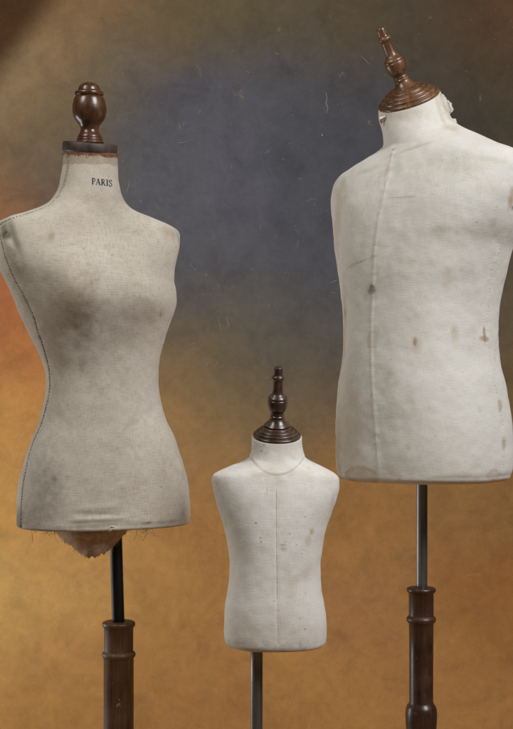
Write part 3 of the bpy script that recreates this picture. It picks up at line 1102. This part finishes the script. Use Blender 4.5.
# =================================================================== large white form
DM = 2.45
SM = DM / F
root_m = thing('dress_form', 'largest white linen torso form turned to the left with tilted wooden neck cap', 'dress form',
               (px(422, 600, DM).x, DM, ZF), GROUP)
LM = [(378.4, 107), (379, 119), (381.4, 128.7), (382.8, 138.5), (382.6, 146), (376.5, 152), (364.8, 160), (351.2, 168.7), (341.4, 175.5), (335.6, 182.3), (332.7, 191),
      (331.3, 200.9), (331.6, 212.6), (332.8, 222), (333.6, 233.6), (335.2, 253), (337.5, 272.6), (340, 292), (342.4, 309.7), (343.4, 329), (343.4, 344.8), (342, 361),
      (340.5, 373.6), (338.5, 389), (336.6, 406.8), (335.6, 424), (335.4, 443.8), (335.6, 463), (337, 473), (339.0, 478)]
RM = [(438.8, 88), (442, 95.6), (445.5, 104), (448.5, 111), (451.5, 117.5), (457.8, 123.9), (471.5, 131), (487, 137.5), (500.7, 143.4), (513, 148.6), (524, 154.5), (530.5, 162),
      (533.5, 174), (533.5, 190), (530, 208), (523, 229), (513, 249), (507.5, 270.7), (502.7, 290), (499.7, 309.7), (498.8, 329), (499.4, 346.7), (501, 361), (505.6, 381.4),
      (509, 401), (512, 422.4), (513.6, 442), (514, 458), (513, 470), (510.5, 476)]
TM = [(90, .062, .062, 2), (120, .066, .066, 2), (140, .070, .074, 2), (150, .076, .086, 2.1), (165, .088, .100, 2.3), (185, .108, .118, 2.45), (215, .130, .126, 2.5),
      (260, .145, .126, 2.4), (310, .150, .122, 2.3), (350, .158, .12, 2.25), (400, .167, .12, 2.3), (450, .169, .12, 2.4), (480, .164, .118, 2.4)]
ST_M = [('g', 371.6, 290, 4.2, 4.6, 1.0, .45), ('g', 371.6, 291, 7, 7.5, .4, .8), ('t', 373, 257, 5, 2, .5, .8, 20), ('t', 356, 262, 16, 4, .2, .9, 15), ('g', 360, 262, 10, 1, .35, .8, 15), ('g', 352, 265, 9, .8, .3, .8, 18),
        ('t', 345, 315, 6, 30, .5, .9), ('g', 345, 314, 3, 4, .35, .9), ('t', 344, 345, 8, 40, .4, .9),
        ('t', 415, 342, 2.2, 5, .95, .4), ('t', 417, 342, 5, 8, .35, .8), ('t', 455, 334, 3.5, 8, .5, .8), ('t', 485, 339, 7.5, 2.6, 1.0, .3), ('t', 484.5, 335, 2.4, 8, 1.0, .35), ('g', 485, 339, 2.2, 3, .5, .6),
        ('t', 372, 340, 6, 9, .45, .4, 0, 'ring'), ('t', 372, 401, 4, 6, .4, .4, 0, 'ring'), ('t', 360, 476, 22, 10, .6, .12, 0, 'ring'), ('t', 388, 478, 16, 5, .3, .2, 0, 'ring'),
        ('t', 455, 479, 26, 3, .3, .3, 0, 'ring'), ('t', 494, 475, 12, 5, .5, .25, 0, 'ring'), ('t', 500, 405, 4, 6, .7, .4), ('t', 504, 443, 4, 6, .75, .4), ('t', 408, 447, 3, 4, .4, .7), ('t', 374, 418, 30, 1.4, .15, .8),
        ('t', 386, 172, 10, 4, .3, .7, 25), ('t', 398, 165, 9, 3, .25, .8, -30), ('t', 368, 170, 12, 3, .35, .8, 10), ('t', 410, 149, 22, 1.6, .4, .7, 13), ('g', 393.5, 149.5, 1.6, .8, .9, .4),
        ('t', 460, 165, 20, 7, .2, .8, -6), ('t', 494, 160, 14, 3, .28, .8, -10), ('t', 430, 163, 20, 5, .18, .8), ('t', 512, 196, 4, 9, .7, .6), ('g', 513, 208, 2, 2, .8, .5), ('g', 492, 205, 14, 18, .06, .9),
        ('g', 400, 197.5, 16, .8, .35, .6, -2), ('t', 436, 262, 12, 3, .10, .9), ('t', 447, 282, 4, 8, .3, .9), ('t', 436, 232, 6, 6, .25, .9), ('g', 492, 222, 5, 4, .3, .9),
        ('t', 337, 220, 7, 40, .4, .9), ('t', 341, 190, 8, 12, .4, .9), ('t', 446, 108, 6, 14, .5, .8), ('t', 452, 128, 8, 4, .5, .8), ('t', 440, 110, 3, 16, .35, .8), ('t', 400, 115, 22, 8, .3, .9),
        ('t', 392, 103, 14, 4, .35, .8), ('t', 337, 450, 10, 40, .55, .9), ('t', 352, 430, 16, 50, .25, .95), ('g', 480, 410, 2, 3, .15, .9), ('t', 412, 262, 5, 3, .3, .9)]
TMm = torso('torso', linen_white, root_m, DM, 422, -37, LM, RM, 98.5, 473.0, TM, [(50, 31), (98, 31), (125, 22), (150, 6), (165, 0), (700, 0)],
            stains=ST_M, hem_round=0.012, lump=.0010)
tm = TMm['obj']
segm = TMm['seg']
fr = segm // 4
cen_px = [(393, 152), (390, 166), (386.5, 185), (383, 200), (379, 218), (376, 240), (374, 258), (373, 290), (371.5, 320), (371.2, 345), (372, 375), (374, 410), (377, 445), (379.5, 478)]
cen_path = list_path(TMm, cen_px)
press(TMm, cen_path, 0.0012, 0.0030, 0.0007, 110)
ridge('seam', cen_path, seam_white, tm, 0.0016, -0.0006)
sd_px = [(504.6, 236), (497, 255), (493, 267), (490, 290), (487.6, 315), (487, 330), (488, 345), (490, 360), (492, 371.7), (496.8, 393), (500.7, 412.6), (503, 430), (503.8, 448), (503.6, 473)]
pth = surf_path(TMm, sd_px, 500)
press(TMm, pth, 0.0005, 0.0034, 0.0006, 120)
stitched(TMm, 'seam_stitching', pth, seam_white, tm, 0.0062, 0.0050, 0.0008, off=0.0005, zig=0.0006)
# collar seam round the neck base
col_px = [(394, 152.5), (402, 151.5), (412, 149.5), (420, 146)]
# torn bits at the neck
h = TMm['hit'](384, 118)
pc, nn = h[0], h[1]
flap('torn_patch', [px(379.6, 120.5, pc.y - .004), px(388, 115, pc.y - .003), px(386.5, 118.5, pc.y - .006), px(381.6, 123.5, pc.y - .006)], inner_m, tm, .002, 6, .0012, .0012)
flap('torn_flap', [px(379.2, 117.5, pc.y - .002), px(387, 115.4, pc.y - .0035), px(385.6, 116.6, pc.y - .007), px(379.2, 119.4, pc.y - .006)], seam_white, tm, .001, 6, .001, .0016)
yb_ = DM + .012
flap('torn_flap', [px(441, 93, yb_ - .02), px(446, 98, yb_), px(452.0, 110, yb_), px(446.5, 116, yb_ - .03)], flap_m, tm, .003, 14, .0012, .0018)
flap('torn_flap', [px(448, 100, yb_), px(451.5, 103.5, yb_ + .006), px(453.6, 110.5, yb_ + .006), px(449.8, 114.5, yb_ - .01)], flap_m, tm, .002, 12, .0012, .0018)
flap('torn_flap', [px(444, 99, yb_ - .016), px(449.5, 103, yb_ - .006), px(451.5, 112, yb_ - .004), px(446.5, 114, yb_ - .022)], seam_cream, tm, .002, 12, .001, .0018)
flap('torn_flap', [px(449, 118.5, yb_ - .024), px(455.8, 119.0, yb_ - .006), px(457.5, 122.5, yb_ - .01), px(451, 124, yb_ - .03)], flap_m, tm, .002, 12, .001, .0018)
# moulded cap and tilted finial
cap_prof = [(.4, -1), (30, -1), (31.4, -.2), (32, 1.2), (31.7, 2.6), (30.6, 3.6), (29.2, 4.0), (28.4, 3.9), (28.0, 4.2), (28.2, 5.6), (27.4, 6.8), (25.8, 7.4), (24.8, 7.3), (24.3, 7.5), (24.3, 8.6), (23.4, 9.8), (21.2, 10.6), (20.2, 10.4),
            (19.7, 10.6), (19.6, 11.8), (18.6, 12.8), (16.6, 13.4), (15.4, 13.6), (14.8, 14.4), (.4, 14.6)]
fin_prof = [(13.6, 15), (12.6, 16.2), (10.8, 18), (9.2, 20), (8.0, 22), (7.4, 23.6), (7.7, 24.2), (7.9, 25), (7.3, 25.8), (6.8, 26.4), (7.2, 27), (7.2, 27.8), (6.7, 28.6), (7.0, 29.6), (8.4, 31.8), (9.8, 35),
            (10.5, 38.6), (10.6, 42), (10.4, 43.6), (9.9, 44), (9.9, 44.6), (10.4, 45), (10.2, 46.4), (9.0, 48), (7.0, 49.8), (5.9, 51.8), (5.4, 55.4), (5.2, 60), (5.1, 64), (5.4, 66.4), (6.3, 67.2), (6.8, 68.2),
            (6.8, 69.6), (6.2, 70.8), (5.2, 71.4), (4.8, 72.4), (4.7, 76), (4.6, 79.4), (4.0, 80.8), (3.2, 81.2), (.4, 81.0)]
lathe('neck_cap', rounded(sc(cap_prof, SM)), wood_warm, root_m, TMm['top'], TMm['axis'], wob=.004)
lathe('finial', rounded(sc([(r, 12 + (h - 12) * .97) for r, h in fin_prof], SM)), wood_warm, root_m, TMm['top'] + Vector((0.0035, 0.001, -0.003)), (-0.42, -0.28, 0.86), wob=.01)
pole('pole', metal_steel, root_m, px(422, 474, DM), px(421.8, 594, DM), 5.6 * SM)
post_m = [(6, 0), (13.2, 0), (14.4, .8), (14.8, 2.2), (14.4, 4), (13, 5.2), (12.4, 6), (12.4, 28), (13.6, 29), (14.7, 30.4), (14.9, 32), (14.4, 33.8), (13.2, 35), (12.3, 36), (12.0, 60), (11.9, 114),
          (12.6, 116), (14.2, 118), (15.4, 121), (15.9, 126), (15.7, 134), (14.6, 148), (13.2, 165), (12.6, 180), (13.5, 260), (15.8, 280), (16.5, 290), (15, 300)]
post(post_m, px(421.5, 587.5, DM).z, SM, wood_post_red, root_m, px(421.3, 600, DM).x, DM, 95)

# =================================================================== small child's form
DC = 2.22
SCc = DC / F
root_c = thing('dress_form', 'smallest cream linen childs form standing between the two large forms', 'dress form',
               (px(256.5, 660, DC).x, DC, ZF), GROUP)
LC = [(252.8, 434), (252.4, 440), (252.2, 447.3), (250.3, 456), (243.9, 461.3), (229.2, 466.8), (217.5, 471.7), (212.6, 475.2), (211.5, 479), (212.0, 484), (214.6, 496), (218.5, 509.7), (223.4, 525.3),
      (227.3, 540.9), (229.2, 552), (229.8, 561.7), (229.2, 575.3), (227.3, 591), (225.3, 604.6), (224.4, 618.2), (224, 631.9), (224.8, 640), (226.5, 643.5)]
RC = [(301.0, 434), (301.2, 440), (302, 447.3), (304, 456), (307.9, 460), (319.6, 465.8), (331.3, 471.7), (336.6, 475.2), (339, 479.5), (339, 486.3), (337, 498), (332.3, 511.6), (327.4, 525.3), (323.5, 540.9),
      (321.8, 552), (320.4, 563), (320.4, 575.3), (322, 591), (324.5, 604.6), (326.2, 618.2), (326.6, 630), (326.3, 639), (325.2, 643.5)]
TC = [(430, .042, .042, 2), (447, .0435, .044, 2), (456, .046, .048, 2), (465, .052, .058, 2.3), (476, .061, .066, 2.6), (500, .072, .070, 2.6), (540, .078, .067, 2.4), (575, .080, .063, 2.3), (610, .083, .067, 2.4), (645, .081, .068, 2.4)]
ST_C = [('g', 260.5, 538, 1.28, 0.96, 0.84, 0.5), ('g', 261, 542, 0.96, 0.96, 0.84, 0.5), ('g', 283, 545, 3.4, 1, 0.45, 0.6), ('g', 296.5, 545, 0.96, 0.96, 0.63, 0.5), ('g', 283, 549, 2.4, 1.6, 0.30, 0.7), ('t', 312, 532, 2.4, 3, .65, .6), ('t', 308, 541, 3, 5, .4, .8),
        ('g', 305, 517, 0.96, 0.8, 0.52, 0.6), ('g', 256, 523, 0.96, 0.8, 0.52, 0.6), ('g', 290, 534, 0.96, 0.8, 0.52, 0.6), ('g', 285, 542, 0.8, 0.8, 0.52, 0.6), ('g', 274, 601, 0.8, 0.8, 0.42, 0.6), ('g', 305, 629, 1.12, 0.96, 0.48, 0.6), ('g', 301, 645, 2.4, 3, 0.40, 0.7),
        ('t', 300, 575, 22, 5, .3, .9, 20), ('t', 290, 582, 6, 16, .25, .9), ('t', 283, 628, 6, 10, .3, .9), ('g', 333, 502, 4, 6, 0.28, 0.8), ('g', 236, 510, 20, 26, 0.16, 0.95), ('g', 247, 500, 14, 10, 0.10, 0.9),
        ('g', 261.5, 451, 1.12, 1.12, 0.63, 0.6), ('g', 264, 445, 0.96, 0.96, 0.52, 0.6), ('t', 277, 447, 26, 7, .3, .9), ('t', 276, 475, 8, 30, .2, .9), ('g', 267, 491, 0.8, 4, 0.32, 0.7), ('t', 275, 640, 50, 12, .28, .9), ('g', 270, 648, 50, 4, 0.30, 0.9),
        ('t', 276, 474, 26, 2.4, .35, .8), ('t', 222, 478, 8, 6, .3, .9), ('g', 248, 465, 8, 4, 0.15, 0.9)]
nk = [(246, 448), (250.2, 456.5), (256, 464), (262, 469.5), (269, 473.6), (277, 475), (285, 473.4), (293, 469.5), (299, 464), (304, 457), (309, 448)]
nkx, nky = np.array([q[0] for q in nk]), np.array([q[1] for q in nk])


def folds_c(U, V):
    return 0.0015 * (1 - smooth(-0.9, 0.9, V - np.interp(U, nkx, nky)))


TCm = torso('torso', linen_cream, root_c, DC, 276, 3.5, LC, RC, 436.5, 637.8, TC, [(300, 17), (437, 17), (450, 13), (468, 3), (474, 0), (900, 0)],
            stains=ST_C, folds=folds_c, hem_round=0.011, lump=.0007, nring=300)
tc = TCm['obj']
segc = TCm['seg']
cpath = list_path(TCm, [(276.6, 479), (276.6, 540), (277, 580), (277.8, 620), (278.4, 645)])
press(TCm, cpath, -0.0011, 0.0020, 0.0002, 150)
ridge('seam', cpath, seam_cream, tc, 0.00055, -0.0011)
nk = nk[1:-1]
fpts = []
for i in range(len(nk) - 1):
    for t in np.linspace(0, 1, 12, endpoint=False):
        fpts.append((nk[i][0] + (nk[i + 1][0] - nk[i][0]) * t, 0.8 + nk[i][1] + (nk[i + 1][1] - nk[i][1]) * t))
pn = []
for q in fpts:
    h = TCm['hit'](*q)
    if h[0] is not None:
        pn.append((h[0], h[1]))
ridge('collar_seam', pn, seam_cream, tc, 0.00045, -0.0003)
cs = 24.2 / 32.0
capc = [(r * cs, h * .82) for r, h in cap_prof]
finc = [(r * .955, (h - 15) * .905 + 15 * .82) for r, h in fin_prof]
lathe('neck_cap', rounded(sc(capc, SCc)), wood_deep, root_c, TCm['top'], TCm['axis'], wob=.004)
lathe('finial', rounded(sc(finc, SCc)), wood_deep, root_c, TCm['top'], TCm['axis'], wob=.01)
pole('pole', metal_steel, root_c, px(256.7, 640, DC), (px(256.2, 720, DC).x, DC, ZF + 0.03), 6.0 * SCc)
lathe('stand_base', [(.002, 0), (.15, 0), (.152, .004), (.15, .012), (.13, .018), (.05, .026), (.022, .034), (.018, .06), (.0135, .064), (.002, .064)], metal_steel, root_c, (px(256.2, 720, DC).x, DC, ZF), (0, 0, 1))
